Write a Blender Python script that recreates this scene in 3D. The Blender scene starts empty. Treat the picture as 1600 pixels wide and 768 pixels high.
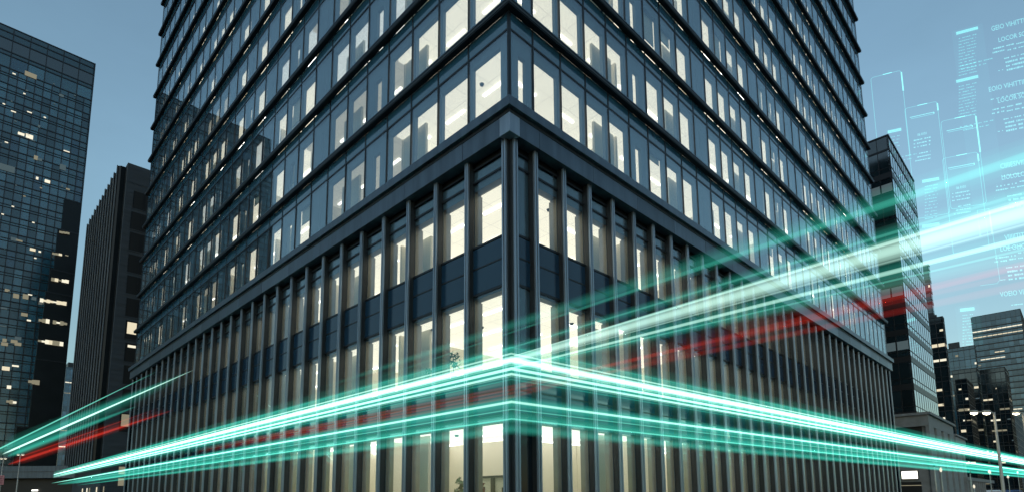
import bpy, math, random
from mathutils import Matrix, Vector
R = math.radians
random.seed(7)
S = bpy.context.scene
COL = S.collection
EYE = 1.7
RT = math.sqrt(.5)
# ------------------------------------------------------------------ camera
PITCH, YAW, ROLL, FPX, PY = .1328, -.0022, .0077, 888.35, 658.8
fwd = Vector((math.sin(YAW), math.cos(YAW), 0)); rgt = Vector((math.cos(YAW), -math.sin(YAW), 0)); upz = Vector((0, 0, 1))
F = math.cos(PITCH)*fwd + math.sin(PITCH)*upz
U = -math.sin(PITCH)*fwd + math.cos(PITCH)*upz
CX = math.cos(ROLL)*rgt - math.sin(ROLL)*U
CY = math.sin(ROLL)*rgt + math.cos(ROLL)*U
CAM = Vector((0, 0, EYE))
cam = bpy.data.cameras.new('camera'); camo = bpy.data.objects.new('camera', cam); COL.objects.link(camo)
camo.matrix_world = Matrix(((CX.x, CY.x, -F.x, 0), (CX.y, CY.y, -F.y, 0), (CX.z, CY.z, -F.z, EYE), (0, 0, 0, 1)))
cam.sensor_width = 36; cam.lens = 36*FPX/1600; cam.shift_y = (PY-384)/1600
cam.clip_start = .1; cam.clip_end = 6000
S.camera = camo
def ray(px, py):
    return F + CX*((px-800)/FPX) + CY*((PY-py)/FPX)
def at(px, py, Y):                       # the point of the scene at ground distance Y ahead seen at a photo pixel
    d = ray(px, py); return CAM + d*(Y/d.y)
def pix(P):
    d = Vector(P)-CAM; f = d.dot(F)
    return (800+FPX*d.dot(CX)/f, PY-FPX*d.dot(CY)/f)
Rd = Vector((RT, RT, 0)); Ld = Vector((-RT, RT, 0))      # the two street directions of the city grid
def on_plane(px, py, C, nrm):
    d = ray(px, py); return CAM + d*((Vector(C)-CAM).dot(nrm)/d.dot(nrm))
# ------------------------------------------------------------------ materials
def mat(name, col=(.5, .5, .5), rough=.5, metal=0., var=.0, scale=3., spec=.5, bump=0., stretch=None):
    m = bpy.data.materials.new(name); m.use_nodes = True; nt = m.node_tree; b = nt.nodes['Principled BSDF']
    b.inputs['Roughness'].default_value = rough; b.inputs['Metallic'].default_value = metal
    b.inputs['Base Color'].default_value = (*col, 1); b.inputs['Specular IOR Level'].default_value = spec
    if var or bump:
        tc = nt.nodes.new('ShaderNodeTexCoord'); mp = nt.nodes.new('ShaderNodeMapping')
        nt.links.new(tc.outputs['Object'], mp.inputs['Vector'])
        if stretch: mp.inputs['Scale'].default_value = stretch
        n = nt.nodes.new('ShaderNodeTexNoise'); n.inputs['Scale'].default_value = scale; n.inputs['Detail'].default_value = 5
        nt.links.new(mp.outputs[0], n.inputs['Vector'])
        if var:
            r = nt.nodes.new('ShaderNodeValToRGB'); nt.links.new(n.outputs['Fac'], r.inputs[0])
            r.color_ramp.elements[0].position = .3; r.color_ramp.elements[1].position = .7
            r.color_ramp.elements[0].color = (*[c*(1-var) for c in col], 1)
            r.color_ramp.elements[1].color = (*[min(1, c*(1+var)) for c in col], 1)
            nt.links.new(r.outputs[0], b.inputs['Base Color'])
            rr = nt.nodes.new('ShaderNodeMapRange'); rr.inputs[3].default_value = max(.02, rough-.12); rr.inputs[4].default_value = min(1, rough+.12)
            nt.links.new(n.outputs['Fac'], rr.inputs[0]); nt.links.new(rr.outputs[0], b.inputs['Roughness'])
        if bump:
            bp = nt.nodes.new('ShaderNodeBump'); bp.inputs['Strength'].default_value = bump; bp.inputs['Distance'].default_value = .02
            nt.links.new(n.outputs['Fac'], bp.inputs['Height']); nt.links.new(bp.outputs[0], b.inputs['Normal'])
    return m
def glass(name, tint=(.7, .82, .88), ior=2.0, rough=.0, wav=.0, gcol=(.85, .95, 1)):
    m = bpy.data.materials.new(name); m.use_nodes = True; nt = m.node_tree
    for n in list(nt.nodes): nt.nodes.remove(n)
    out = nt.nodes.new('ShaderNodeOutputMaterial'); mx = nt.nodes.new('ShaderNodeMixShader')
    tr = nt.nodes.new('ShaderNodeBsdfTransparent'); tr.inputs[0].default_value = (*tint, 1)
    gl = nt.nodes.new('ShaderNodeBsdfGlossy'); gl.inputs['Roughness'].default_value = rough; gl.inputs[0].default_value = (*gcol, 1)
    fr = nt.nodes.new('ShaderNodeFresnel'); fr.inputs[0].default_value = ior
    ge = nt.nodes.new('ShaderNodeNewGeometry'); ma = nt.nodes.new('ShaderNodeMath'); ma.operation = 'MULTIPLY_ADD'   # same reflectance from either face of the pane
    ma.inputs[1].default_value = 1/ior-ior; ma.inputs[2].default_value = ior
    nt.links.new(ge.outputs['Backfacing'], ma.inputs[0]); nt.links.new(ma.outputs[0], fr.inputs[0])
    nt.links.new(fr.outputs[0], mx.inputs[0]); nt.links.new(tr.outputs[0], mx.inputs[1]); nt.links.new(gl.outputs[0], mx.inputs[2])
    if wav:
        tc = nt.nodes.new('ShaderNodeTexCoord'); n = nt.nodes.new('ShaderNodeTexNoise'); n.inputs['Scale'].default_value = .9; n.inputs['Detail'].default_value = 1
        nt.links.new(tc.outputs['Object'], n.inputs['Vector'])
        bp = nt.nodes.new('ShaderNodeBump'); bp.inputs['Strength'].default_value = wav; bp.inputs['Distance'].default_value = .02
        nt.links.new(n.outputs['Fac'], bp.inputs['Height']); nt.links.new(bp.outputs[0], gl.inputs['Normal'])
    nt.links.new(mx.outputs[0], out.inputs[0])
    return m
def cladglass(name, col, ior=1.9, rough=.04, spec=.5):          # opaque coated glass
    m = mat(name, col, rough, 0, .12, .35, spec)
    m.node_tree.nodes['Principled BSDF'].inputs['IOR'].default_value = ior
    return m
def emis(name, col, st):
    m = bpy.data.materials.new(name); m.use_nodes = True; nt = m.node_tree
    b = nt.nodes['Principled BSDF']; b.inputs['Base Color'].default_value = (*([min(.8, c) for c in col] if 'ceiling' in name else [.04*c for c in col]), 1)
    b.inputs['Emission Color'].default_value = (*col, 1); b.inputs['Emission Strength'].default_value = st
    if 'ceiling' in name:                                       # joints of the ceiling panels
        tc = nt.nodes.new('ShaderNodeTexCoord'); bk = nt.nodes.new('ShaderNodeTexBrick'); bk.offset = 0
        for q, c_ in ((1, col), (2, [x*.965 for x in col]), (3, [x*.70 for x in col])): bk.inputs[q].default_value = (*c_, 1)
        bk.inputs['Scale'].default_value = 1; bk.inputs['Mortar Size'].default_value = .012; bk.inputs['Brick Width'].default_value = 1.2; bk.inputs['Row Height'].default_value = 1.2
        nt.links.new(tc.outputs['Object'], bk.inputs['Vector']); nt.links.new(bk.outputs['Color'], b.inputs['Emission Color']); nt.links.new(bk.outputs['Color'], b.inputs['Base Color'])
    return m
def glowvol(name, col, st):                                     # a body of glowing light: emits, hides nothing
    m = bpy.data.materials.new(name); m.use_nodes = True; nt = m.node_tree
    for n in list(nt.nodes): nt.nodes.remove(n)
    out = nt.nodes.new('ShaderNodeOutputMaterial'); e = nt.nodes.new('ShaderNodeEmission')
    e.inputs[0].default_value = (*col, 1); e.inputs[1].default_value = st
    nt.links.new(e.outputs[0], out.inputs['Volume'])
    m.volume_intersection_method = 'ACCURATE' if hasattr(m, 'volume_intersection_method') else m.name
    return m
def holo(name, col, st, op=0.):                                 # projected light: adds to what is behind it
    m = bpy.data.materials.new(name); m.use_nodes = True; nt = m.node_tree
    for n in list(nt.nodes): nt.nodes.remove(n)
    out = nt.nodes.new('ShaderNodeOutputMaterial'); e = nt.nodes.new('ShaderNodeEmission'); t = nt.nodes.new('ShaderNodeBsdfTransparent')
    e.inputs[0].default_value = (*col, 1); e.inputs[1].default_value = st; a = nt.nodes.new('ShaderNodeAddShader')
    t.inputs[0].default_value = (1-op, 1-op, 1-op, 1)
    nt.links.new(e.outputs[0], a.inputs[0]); nt.links.new(t.outputs[0], a.inputs[1]); nt.links.new(a.outputs[0], out.inputs[0])
    return m
M = {}
M['glass'] = glass('facade_glass', (.93, .95, .94), 2.4, 0, .02)
M['pglass'] = glass('podium_glass', (.92, .94, .93), 1.6, 0, .02)
M['spandrel'] = cladglass('spandrel_glass', (.028, .095, .155), 2.2, .06)
M['pspandrel'] = cladglass('podium_spandrel_glass', (.007, .034, .068), 1.5, .09)
M['dkglass'] = cladglass('dark_entrance_glass', (.004, .009, .014), 1.45, .04)
M['metal'] = mat('anodised_grey_metal', (.080, .112, .15), .38, .5, .24, 2.6, .5, .04, (1, 1, .12))
M['metal_b'] = mat('anodised_grey_metal_paler', (.098, .132, .172), .34, .5, .22, 2.2, .5, .04, (1, 1, .15))
M['metal_c'] = mat('anodised_grey_metal_darker', (.066, .094, .128), .42, .5, .26, 2.9, .5, .04, (1, 1, .1))
M['metal_lt'] = mat('satin_grey_metal', (.22, .275, .34), .34, .5, .22, 3., .5, .03, (1, 1, .08))
M['metal_dk'] = mat('near_black_metal', (.022, .027, .032), .42, .3, .15, 3.)
M['frame'] = mat('black_window_frame', (.008, .011, .016), .4, .2, .1, 4.)
M['lining'] = mat('slate_blue_wall_lining', (.05, .11, .165), .6, 0, .06, 2.)
M['plining'] = mat('pale_grey_reveal', (.23, .225, .20), .42, .15, .08, 2.)
M['cream'] = mat('cream_plaster', (.86, .81, .68), .7, 0, .02, .8)
M['greycream'] = mat('pale_partition', (.62, .62, .54), .7, 0, .03, .8)
M['ceil'] = emis('cream_fill_glow_ceiling', (.80, .74, .60), .74)  # no lamp: glow added to the ceiling to fill the rooms
M['lobbyceil'] = emis('lobby_fill_glow_ceiling', (.82, .78, .68), .80)  # the lobby ceiling's added fill glow
M['carpet'] = mat('office_carpet', (.16, .15, .14), .9, 0, .1, 30.)
M['ceil_dim'] = emis('weak_fill_glow_ceiling', (.72, .66, .52), .30)  # weaker added glow for some rooms
M['ceil_cool'] = emis('cool_fill_glow_ceiling', (.74, .76, .72), .55)  # cooler added glow for some rooms
M['strip'] = emis('white_light_strip', (1, .97, .88), 2.2)
M['core'] = mat('concrete_core', (.2, .2, .2), .8, 0, .1, 2.)
M['black'] = mat('black_void', (.004, .005, .006), .6)
M['asphalt'] = mat('asphalt', (.045, .047, .05), .85, 0, .25, 6., .4, .3)
M['paving'] = mat('concrete_paving', (.2, .2, .195), .8, 0, .15, 3., .4, .2)
M['lit_edge'] = mat('painted_sky_lit_edge', (.12, .145, .17), .7, 0, .2, 1., .4, .1, (1, 1, .15))  # sky light on the fin fronts, put into the colour
M['leaf'] = mat('houseplant_leaf', (.05, .11, .045), .5, 0, .35, 9.)
M['redleaf'] = mat('red_houseplant_leaf', (.18, .03, .035), .5, 0, .3, 9.)
M['brownleaf'] = mat('rust_houseplant_leaf', (.20, .07, .04), .5, 0, .3, 9.)
M['pot'] = mat('glazed_pot', (.25, .27, .26), .35, 0, .1, 5.)
M['stem'] = mat('plant_stem', (.08, .06, .03), .7)
M['stone'] = mat('grey_stone_cladding', (.20, .21, .22), .7, 0, .14, 1.4, .4, .15)
M['concrete'] = mat('board_marked_concrete', (.048, .062, .078), .75, 0, .22, .9, .4, .3, (.25, .25, 2.))
M['concrete_dk'] = mat('dark_concrete_fin', (.05, .066, .084), .7, 0, .2, .8, .4, .2, (1, 1, .1))
M['warmwin'] = emis('warm_lit_window', (1, .88, .62), .42)
M['warmdim'] = emis('dim_warm_window', (.75, .68, .46), .16)
M['whitewin'] = emis('white_lit_window', (1, .93, .72), .5)
M['coolwin'] = emis('cool_dim_window', (.42, .62, .68), .07)
M['hot'] = emis('lamp_glow', (1, .86, .60), 7)
M['hotw'] = emis('white_lamp_glow', (1, .92, .75), 7)
M['sign'] = emis('backlit_white_sign', (1, .95, .82), 1.6)
M['deep'] = mat('near_black_panel', (.006, .009, .012), .35, 0, .2, .4, .25)  # stepped boxes; on the fins, shade put into the colour
M['pole'] = mat('galvanised_pole', (.42, .40, .36), .5, .3, .12, 4.)
M['pink'] = mat('dusty_pink_sign_paint', (.42, .16, .19), .5, 0, .15, 6.)
M['pinkdk'] = mat('dark_lettering', (.10, .03, .04), .6)
M['vanwhite'] = mat('white_van_paint', (.62, .66, .72), .3, 0, .04, 2.)
M['vanblue'] = mat('blue_van_paint', (.05, .10, .25), .3, 0, .04, 2.)
M['tyre'] = mat('tyre_rubber', (.015, .015, .016), .8)
def cw(name, c): return [cladglass(name+'_pane', c, 1.9, .03), cladglass(name+'_deep_pane', [x*.62 for x in c], 1.8, .03), cladglass(name+'_pale_pane', [min(1, x*1.5) for x in c], 2.0, .05)]
# ------------------------------------------------------------------ mesh builder
class MB:
    def __init__(s): s.v = []; s.f = []; s.m = []; s.mats = []
    def slot(s, m):
        if m not in s.mats: s.mats.append(m)
        return s.mats.index(m)
    def box(s, x0, x1, y0, y1, z0, z1, m):
        if x0 > x1: x0, x1 = x1, x0
        if y0 > y1: y0, y1 = y1, y0
        k = len(s.v); i = s.slot(m)
        s.v += [(x0, y0, z0), (x1, y0, z0), (x1, y1, z0), (x0, y1, z0), (x0, y0, z1), (x1, y0, z1), (x1, y1, z1), (x0, y1, z1)]
        s.f += [(k, k+3, k+2, k+1), (k+4, k+5, k+6, k+7), (k, k+1, k+5, k+4), (k+1, k+2, k+6, k+5), (k+2, k+3, k+7, k+6), (k+3, k, k+4, k+7)]
        s.m += [i]*6
    def prism(s, pts, z0, z1, m):                       # pts counter-clockwise seen from above
        k = len(s.v); n = len(pts); i = s.slot(m)
        s.v += [(x, y, z0) for x, y in pts]+[(x, y, z1) for x, y in pts]
        s.f += [tuple(range(k+n-1, k-1, -1)), tuple(range(k+n, k+2*n))]+[(k+j, k+(j+1) % n, k+n+(j+1) % n, k+n+j) for j in range(n)]
        s.m += [i]*(n+2)
    def tube(s, pts, rads, m, n=10, ref=None, ratio=1.):
        """swept ellipse; rads = half height, half width = rads*ratio"""
        k = len(s.v); i = s.slot(m); P = [Vector(p) for p in pts]; ref = Vector(ref or (0, 0, 1))
        for j, p in enumerate(P):
            if 0 < j < len(P)-1:
                a = (p-P[j-1]).normalized(); b = (P[j+1]-p).normalized(); t = (a+b).normalized(); sc = 1/max(.4, t.dot(a))
            else:
                t = (P[min(j+1, len(P)-1)]-P[max(j-1, 0)]).normalized(); sc = 1
            sd = t.cross(ref); sd = sd.normalized() if sd.length > 1e-4 else Vector((1, 0, 0)); u = sd.cross(t).normalized()
            rr = rads[j] if isinstance(rads, (list, tuple)) else rads
            for q in range(n):
                an = 2*math.pi*q/n
                s.v.append(tuple(p+u*(math.sin(an)*rr)+sd*(math.cos(an)*rr*ratio*sc)))
        for j in range(len(P)-1):
            for q in range(n):
                a = k+j*n+q; b = k+j*n+(q+1) % n
                s.f.append((a, a+n, b+n, b)); s.m.append(i)
        s.f.append(tuple(k+q for q in range(n))); s.m.append(i)
        s.f.append(tuple(k+(len(P)-1)*n+q for q in range(n-1, -1, -1))); s.m.append(i)
    def quad(s, a, b, c, d, m):
        k = len(s.v); s.v += [tuple(a), tuple(b), tuple(c), tuple(d)]; s.f.append((k, k+1, k+2, k+3)); s.m.append(s.slot(m))
    def build(s, name, parent=None, smooth=False, bevel=0):
        me = bpy.data.meshes.new(name); me.from_pydata(s.v, [], s.f)
        for m in s.mats: me.materials.append(m)
        me.polygons.foreach_set('material_index', s.m)
        if smooth: me.polygons.foreach_set('use_smooth', [True]*len(s.f))
        me.update()
        o = bpy.data.objects.new(name, me); COL.objects.link(o)
        if parent: o.parent = parent
        if bevel:
            b = o.modifiers.new('Bevel', 'BEVEL'); b.width = bevel; b.segments = 2; b.limit_method = 'ANGLE'
        return o
def thing(name, label, cat, loc=(0, 0, 0), rz=0., group=None):
    o = bpy.data.objects.new(name, None); COL.objects.link(o); o.location = loc; o.rotation_euler = (0, 0, rz)
    o['label'] = label; o['category'] = cat
    if group: o['group'] = group
    return o
def tag(o, label, cat, group=None):
    o['label'] = label; o['category'] = cat
    if group: o['group'] = group
    return o
# ------------------------------------------------------------------ world and light
w = bpy.data.worlds.new('World'); S.world = w; w.use_nodes = True; nt = w.node_tree
sk = nt.nodes.new('ShaderNodeTexSky'); sk.sky_type = 'NISHITA'; sk.sun_disc = False
SUN_EL, SUN_ROT = 15, 195
sk.sun_elevation = R(SUN_EL); sk.sun_rotation = R(SUN_ROT); sk.dust_density = .3; sk.ozone_density = 1.8; sk.air_density = 1.
tint = nt.nodes.new('ShaderNodeMix'); tint.data_type = 'RGBA'; tint.blend_type = 'MULTIPLY'; tint.inputs[0].default_value = 1
tint.inputs[7].default_value = (1.02, 1.04, .86, 1)
tcw = nt.nodes.new('ShaderNodeTexCoord'); sx = nt.nodes.new('ShaderNodeSeparateXYZ'); mrw = nt.nodes.new('ShaderNodeMapRange'); mrw.interpolation_type = 'SMOOTHSTEP'
mrw.inputs[1].default_value = -.05; mrw.inputs[2].default_value = .55; mrw.inputs[3].default_value = .42; mrw.inputs[4].default_value = 1.12
nz = nt.nodes.new('ShaderNodeTexNoise'); nz.inputs['Scale'].default_value = 2.2; nz.inputs['Detail'].default_value = 5; nz.inputs['Roughness'].default_value = .55
mpw = nt.nodes.new('ShaderNodeMapping'); mpw.inputs['Scale'].default_value = (1, 1, 2.6); nt.links.new(tcw.outputs['Generated'], mpw.inputs['Vector']); nt.links.new(mpw.outputs[0], nz.inputs['Vector'])
mr2 = nt.nodes.new('ShaderNodeMapRange'); mr2.inputs[1].default_value = .3; mr2.inputs[2].default_value = .7; mr2.inputs[3].default_value = .93; mr2.inputs[4].default_value = 1.07; nt.links.new(nz.outputs['Fac'], mr2.inputs[0])
mu1 = nt.nodes.new('ShaderNodeMath'); mu1.operation = 'MULTIPLY'; vm = nt.nodes.new('ShaderNodeVectorMath'); vm.operation = 'SCALE'
nt.links.new(tcw.outputs['Generated'], sx.inputs[0]); nt.links.new(sx.outputs['Z'], mrw.inputs[0]); nt.links.new(mrw.outputs[0], mu1.inputs[0]); nt.links.new(mr2.outputs[0], mu1.inputs[1])
nt.links.new(sk.outputs[0], tint.inputs[6]); nt.links.new(tint.outputs[2], vm.inputs[0]); nt.links.new(mu1.outputs[0], vm.inputs['Scale']); nt.links.new(vm.outputs[0], nt.nodes['Background'].inputs[0])
nt.nodes['Background'].inputs[1].default_value = .105
sl = bpy.data.lights.new('sun', 'SUN'); sl.energy = .05; sl.angle = R(25); sl.color = (1, .97, .94)
so = bpy.data.objects.new('sun', sl); COL.objects.link(so)
az = R(SUN_ROT); sd = Vector((math.sin(az)*math.cos(R(SUN_EL)), math.cos(az)*math.cos(R(SUN_EL)), math.sin(R(SUN_EL))))
so.rotation_euler = (-sd).to_track_quat('-Z', 'Y').to_euler()
# ------------------------------------------------------------------ ground
g = MB(); g.quad((-3000, -3000, 0), (3000, -3000, 0), (3000, 3000, 0), (-3000, 3000, 0), M['asphalt'])
g = g.build('ground'); g['kind'] = 'structure'
TX0, TY0 = -.045, 18.716                                    # the corner of the main tower
LL, RR = 56.54, 54.92
pv = MB(); pv.prism([(-4, -4), (RR+4, -4), (RR+4, 0), (0, 0), (0, LL+4), (-4, LL+4)], .004, .14, M['paving'])
pv = pv.build('pavement'); pv['kind'] = 'structure'; pv.location = (TX0, TY0, 0); pv.rotation_euler.z = R(45)
# ------------------------------------------------------------------ the main tower
tower = thing('office_tower', 'big central glass office tower with ledges round every floor over a finned podium', 'office building', (TX0, TY0, 0), R(45))
def fb(mb, side, t0, t1, e0, e1, z0, z1, m):                # a box in facade coordinates: along, outwards, up
    if side == 'R': mb.box(t0, t1, -e1, -e0, z0, z1, m)
    else: mb.box(-e1, -e0, t0, t1, z0, z1, m)
def fw(side, t, e, z):                                      # the same in world space
    a, b = (t, -e) if side == 'R' else (-e, t)
    return Vector((TX0+RT*a-RT*b, TY0+RT*a+RT*b, z))
def pxarea(side, t0, t1, z0, z1):
    q = [pix(fw(side, t, 0, z)) for t, z in ((t0, z0), (t1, z0), (t1, z1), (t0, z1))]
    cx = sum(p[0] for p in q)/4; cy = sum(p[1] for p in q)/4
    if cx < 0 or cx > 1600 or cy < -20 or cy > 768: return 0
    return abs(sum(q[i][0]*q[(i+1) % 4][1]-q[(i+1) % 4][0]*q[i][1] for i in range(4)))/2
def edges(first, n, L):
    d = (L-first)/n; return [0., first]+[first+d*(k+1) for k in range(n)]
MUL = {'L': edges(2.28, 28, LL), 'R': edges(1.28, 33, RR)}
def utype(side, i):
    if side == 'L':
        return 'LLLGNLGBLN'[i] if i < 10 else 'GBLNGBLLGB'[(i-10) % 10]
    return 'NLLLGNLLGB'[i] if i < 10 else 'LLLGBLLGNB'[(i-10) % 10]
def ptype(side, i):
    if side == 'L': return 'LLLGLLGLLG'[i] if i < 10 else 'LLG'[(i-10) % 3]
    return 'DLLLGLLLGL'[i] if i < 10 else 'LLG L'.replace(' ', '')[(i-10) % 4]
BASE0, PITCHZ, NF = 15.8, 3.9, 13
items = []                                                  # every window: (area, side, t0, t1, z.., kind)
for k in range(NF):
    b = BASE0+PITCHZ*k
    for side in 'LR':
        mu = MUL[side]
        for i in range(len(mu)-1):
            items.append((pxarea(side, mu[i], mu[i+1], b, b+3.5), 'U', side, mu[i], mu[i+1], b, i, k))
POD = [(10.98, 14.15, 3), (6.2, 9.15, 2), (.5, 4.55, 1)]
for z0, z1, st in POD:
    for side in 'LR':
        mu = MUL[side]
        for i in range(len(mu)-1):
            items.append((pxarea(side, mu[i], mu[i+1], max(z0, 1.9), z1)*1.0, 'P', side, mu[i], mu[i+1], (z0, z1, st), i, st))
items.sort(key=lambda q: -q[0])
PE = -.16                                                   # podium glass stands back from the tower face
JR = random.Random(77)
def pane(mb, side, t0, t1, e0, e1, z0, z1, m):              # a pane hung a few millimetres out of true
    k = len(mb.v); fb(mb, side, t0, t1, e0, e1, z0, z1, m)
    a, b, c = JR.gauss(0, .0035), JR.gauss(0, .0035), JR.gauss(0, .0015); ax = 1 if side == 'R' else 0
    tt = 0 if side == 'R' else 1
    for q in range(k, k+8):
        v = list(mb.v[q]); u = (v[tt]-t0)/(t1-t0)-.5; h = (v[2]-z0)/(z1-z0)-.5
        v[ax] += a*u+b*h+c*u*h*4; mb.v[q] = tuple(v)
def win(it, gmb, fmb):
    _, kind, side, t0, t1, zz, i, k = it
    if kind == 'U':
        b = zz
        pane(gmb, side, t0+.03, t1-.03, -.030, -.012, b+.04, b+2.9, M['glass'])
        fb(gmb, side, t0+.03, t1-.03, -.035, -.012, b+2.985, b+3.61, M['spandrel'])
        fb(fmb, side, t1-.035, t1+.035, -.10, .012, b, b+3.64, M['frame'])           # mullion
        fb(fmb, side, t0+.035, t1-.035, -.09, .004, b+2.9, b+2.985, M['frame'])     # transom
        fb(fmb, side, t0+.035, t1-.035, -.09, .004, b-.01, b+.04, M['frame'])
        if i == 0: fb(fmb, side, 0.0, .09, -.10, .012 if side == 'R' else .0115, b, b+3.6, M['frame'])
    else:
        z0, z1, st = zz; ty = ptype(side, i); gm = M['dkglass'] if (ty == 'D' and st == 1) else M['pglass']
        fb(gmb, side, t0+.03, t1-.03, PE-.030, PE-.012, z0+.05, z1-.05, gm)
        fb(fmb, side, t0+.03, t1-.03, PE-.09, PE+.01, z0-.03, z0+.05, M['frame'])
        fb(fmb, side, t0+.03, t1-.03, PE-.09, PE+.01, z1-.05, z1+.03, M['frame'])
        fb(fmb, side, t0+.03, t0+.09, PE-.085, PE+.005, z0+.05, z1-.05, M['frame']); fb(fmb, side, t1-.09, t1-.03, PE-.085, PE+.005, z0+.05, z1-.05, M['frame'])
        if st == 3: fb(fmb, side, t0+.03, t1-.03, PE-.09, PE+.012, 13.55, 13.63, M['frame'])
for it in items[:100]:
    a = MB(); c = MB(); win(it, a, c)
    wo = a.build('window', tower); c.build('frame', wo)
a = MB(); c = MB()
for it in items[100:]: win(it, a, c)
wo = a.build('window', tower); wo['kind'] = 'stuff'; fo = c.build('frame', wo); fo['kind'] = 'stuff'
# ledges round each floor
for k in range(NF):
    b = BASE0+PITCHZ*k+3.64; m = MB()
    e = .27
    m.prism([(0.001, .001), (-e, -e), (RR+e, -e), (RR+e, .001)], b+.05, b+.18, M['metal_dk'])
    m.prism([(0.001, .001), (0.001, LL+e), (-e, LL+e), (-e, -e)], b+.05, b+.18, M['metal_dk'])
    e = .25
    m.prism([(0.001, .001), (-e, -e), (RR+e, -e), (RR+e, .001)], b, b+.05, M['frame'])
    m.prism([(0.001, .001), (0.001, LL+e), (-e, LL+e), (-e, -e)], b, b+.05, M['frame'])
    e = .29
    m.prism([(0.001, .001), (-e, -e), (RR+e, -e), (RR+e, .001)], b+.18, b+.235, M['metal'])
    m.prism([(0.001, .001), (0.001, LL+e), (-e, LL+e), (-e, -e)], b+.18, b+.235, M['metal'])
    m.build('ledge', tower)
# cornice: nose over a fascia of separate panels
m = MB()
for e, z0, z1, mm in ((.30, 15.12, 15.26, 'metal_dk'), (.44, 15.26, 15.62, 'metal'), (.05, 15.62, 15.79, 'frame')):
    m.prism([(0.001, .001), (-e, -e), (RR+e, -e), (RR+e, .001)], z0, z1, M[mm])
    m.prism([(0.001, .001), (0.001, LL+e), (-e, LL+e), (-e, -e)], z0, z1, M[mm])
nose = m.build('cornice', tower, bevel=.012)
m = MB()
def fascia(side, L):
    st = [.24]+[1.28+2*1.625*j if side == 'R' else 2.28+2*1.936*j for j in range(40)]
    st = [x for x in st if x < L-1]+[L+.28]
    for a0, a1 in zip(st[:-1], st[1:]): fb(m, side, a0+.008, a1-.008, -.2, .28+JR.uniform(-.004, .004), 14.4, 15.12, M[JR.choice(('metal', 'metal_b', 'metal_c', 'metal'))])
fascia('L', LL); fascia('R', RR)
m.prism([(-.283, -.283), (.235, -.283), (.235, .2), (.2, .235), (-.283, .235)], 14.4, 15.118, M['metal_lt'])
m.build('fascia', tower, bevel=.01)
# podium fins
def fin(side, t):
    f = MB()
    for s in (-1, 1):
        fb(f, side, t+s*.022, t+s*.095, PE-.02, .10, .15, 14.4, M['metal_lt'])
        fb(f, side, t+s*.095, t+s*.122, PE-.02, .02, .15, 14.4, M['metal_dk'])
    fb(f, side, t-.022, t+.022, PE-.02, .03, .15, 14.4, M['frame'])
    return f
fp = {}
for side in 'LR':
    for t in [.33]+MUL[side][1:-1]+[MUL[side][-1]-.16]:
        if side == 'R' and t == .33: t = .22
        if side == 'L' and t == .33: t = .24
        fin(side, t).build('fin', tower, bevel=.008)
# podium spandrel bands, one part per band
for z0, z1, tr in ((9.18, 10.95, 10.15), (4.58, 6.17, 5.4)):
    m = MB()
    for side, L in (('L', LL), ('R', RR)):
        mu = MUL[side]
        for i in range(len(mu)-1):
            fb(m, side, mu[i]+.03, mu[i+1]-.03, PE-.05, PE-.014, z0+.02, tr-.03, M['pspandrel'])
            fb(m, side, mu[i]+.03, mu[i+1]-.03, PE-.05, PE-.014, tr+.03, z1-.02, M['pspandrel'])
            fb(m, side, mu[i]+.03, mu[i+1]-.03, PE-.09, PE+.0, tr-.03, tr+.03, M['frame'])
    m.build('spandrel_band', tower)
m = MB()
for side, L in (('L', LL), ('R', RR)): fb(m, side, .0, L, PE-.12, PE-.06, .15, .5, M['metal_dk'])
m.build('plinth', tower)
# inner linings: a pierced wall behind the glass on every storey
def lining(m, side, t0, t1, z0, z1, ty, e0, e1, lm, head, i):
    """piers, header and the kinds of opening"""
    p = .09
    if i == 0: t0 = -e1+.003
    zt = z1-head
    fb(m, side, t0, t1, e1, e0, zt, z1, lm)
    a0, a1 = t0+p, t1-p
    if i == 0: a0 = .60 if side == 'L' else .56
    if ty == 'N': a0 = max(a0, t0+(t1-t0)*.42); a1 = min(a1, t0+(t1-t0)*.72)
    if ty == 'N' and i == 0: a0, a1 = .62, 1.02
    if ty == 'B': a0 = t0+(t1-t0)*.50; a1 = a0+.09
    if ty == 'D': a0, a1 = .70, .72
    fb(m, side, t0, a0, e1, e0, z0, zt, lm); fb(m, side, a1, t1, e1, e0, z0, zt, lm)
    if lm is M['plining']:                                     # dark skin on street side, pale jambs: light and shade put into colour
        fb(m, side, t0, t1, e0+.004, e0+.02, zt, z1, M['lining']); fb(m, side, t0, a0, e0+.004, e0+.02, z0, zt, M['lining']); fb(m, side, a1, t1, e0+.004, e0+.02, z0, zt, M['lining'])
    if ty in 'NB':
        fb(m, side, a0, a1, e1, e0, zt-.35, zt, lm)
    if ty == 'G':                                              # pale column cladding standing behind the opening
        fb(m, side, t0+.02, t1-.1, e1-.62, e1-.5, z0, zt+.1, M['greycream'])
for k in range(NF):
    b = BASE0+PITCHZ*k; m = MB(); rr = random.Random(k)
    for side in 'LR':
        mu = MUL[side]
        for i in range(len(mu)-1):
            ty = utype(side, i)
            if i > 6 and k > 1 and rr.random() < .12: ty = rr.choice('LNGB')
            lining(m, side, mu[i], mu[i+1], b, b+2.93, ty, -.15, -.31, M['lining'], .30, i)
    m.build('wall_lining', tower)
for z0, z1, st in POD:
    m = MB()
    for side in 'LR':
        mu = MUL[side]
        for i in range(len(mu)-1):
            ty = ptype(side, i)
            lining(m, side, mu[i], mu[i+1], z0, z1, ty, PE-.12, PE-.50, M['plining'], .22 if st == 1 else (.12 if st == 2 else .85), i)
    m.build('wall_lining', tower)
rb = random.Random(12); nbl = 0
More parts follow.
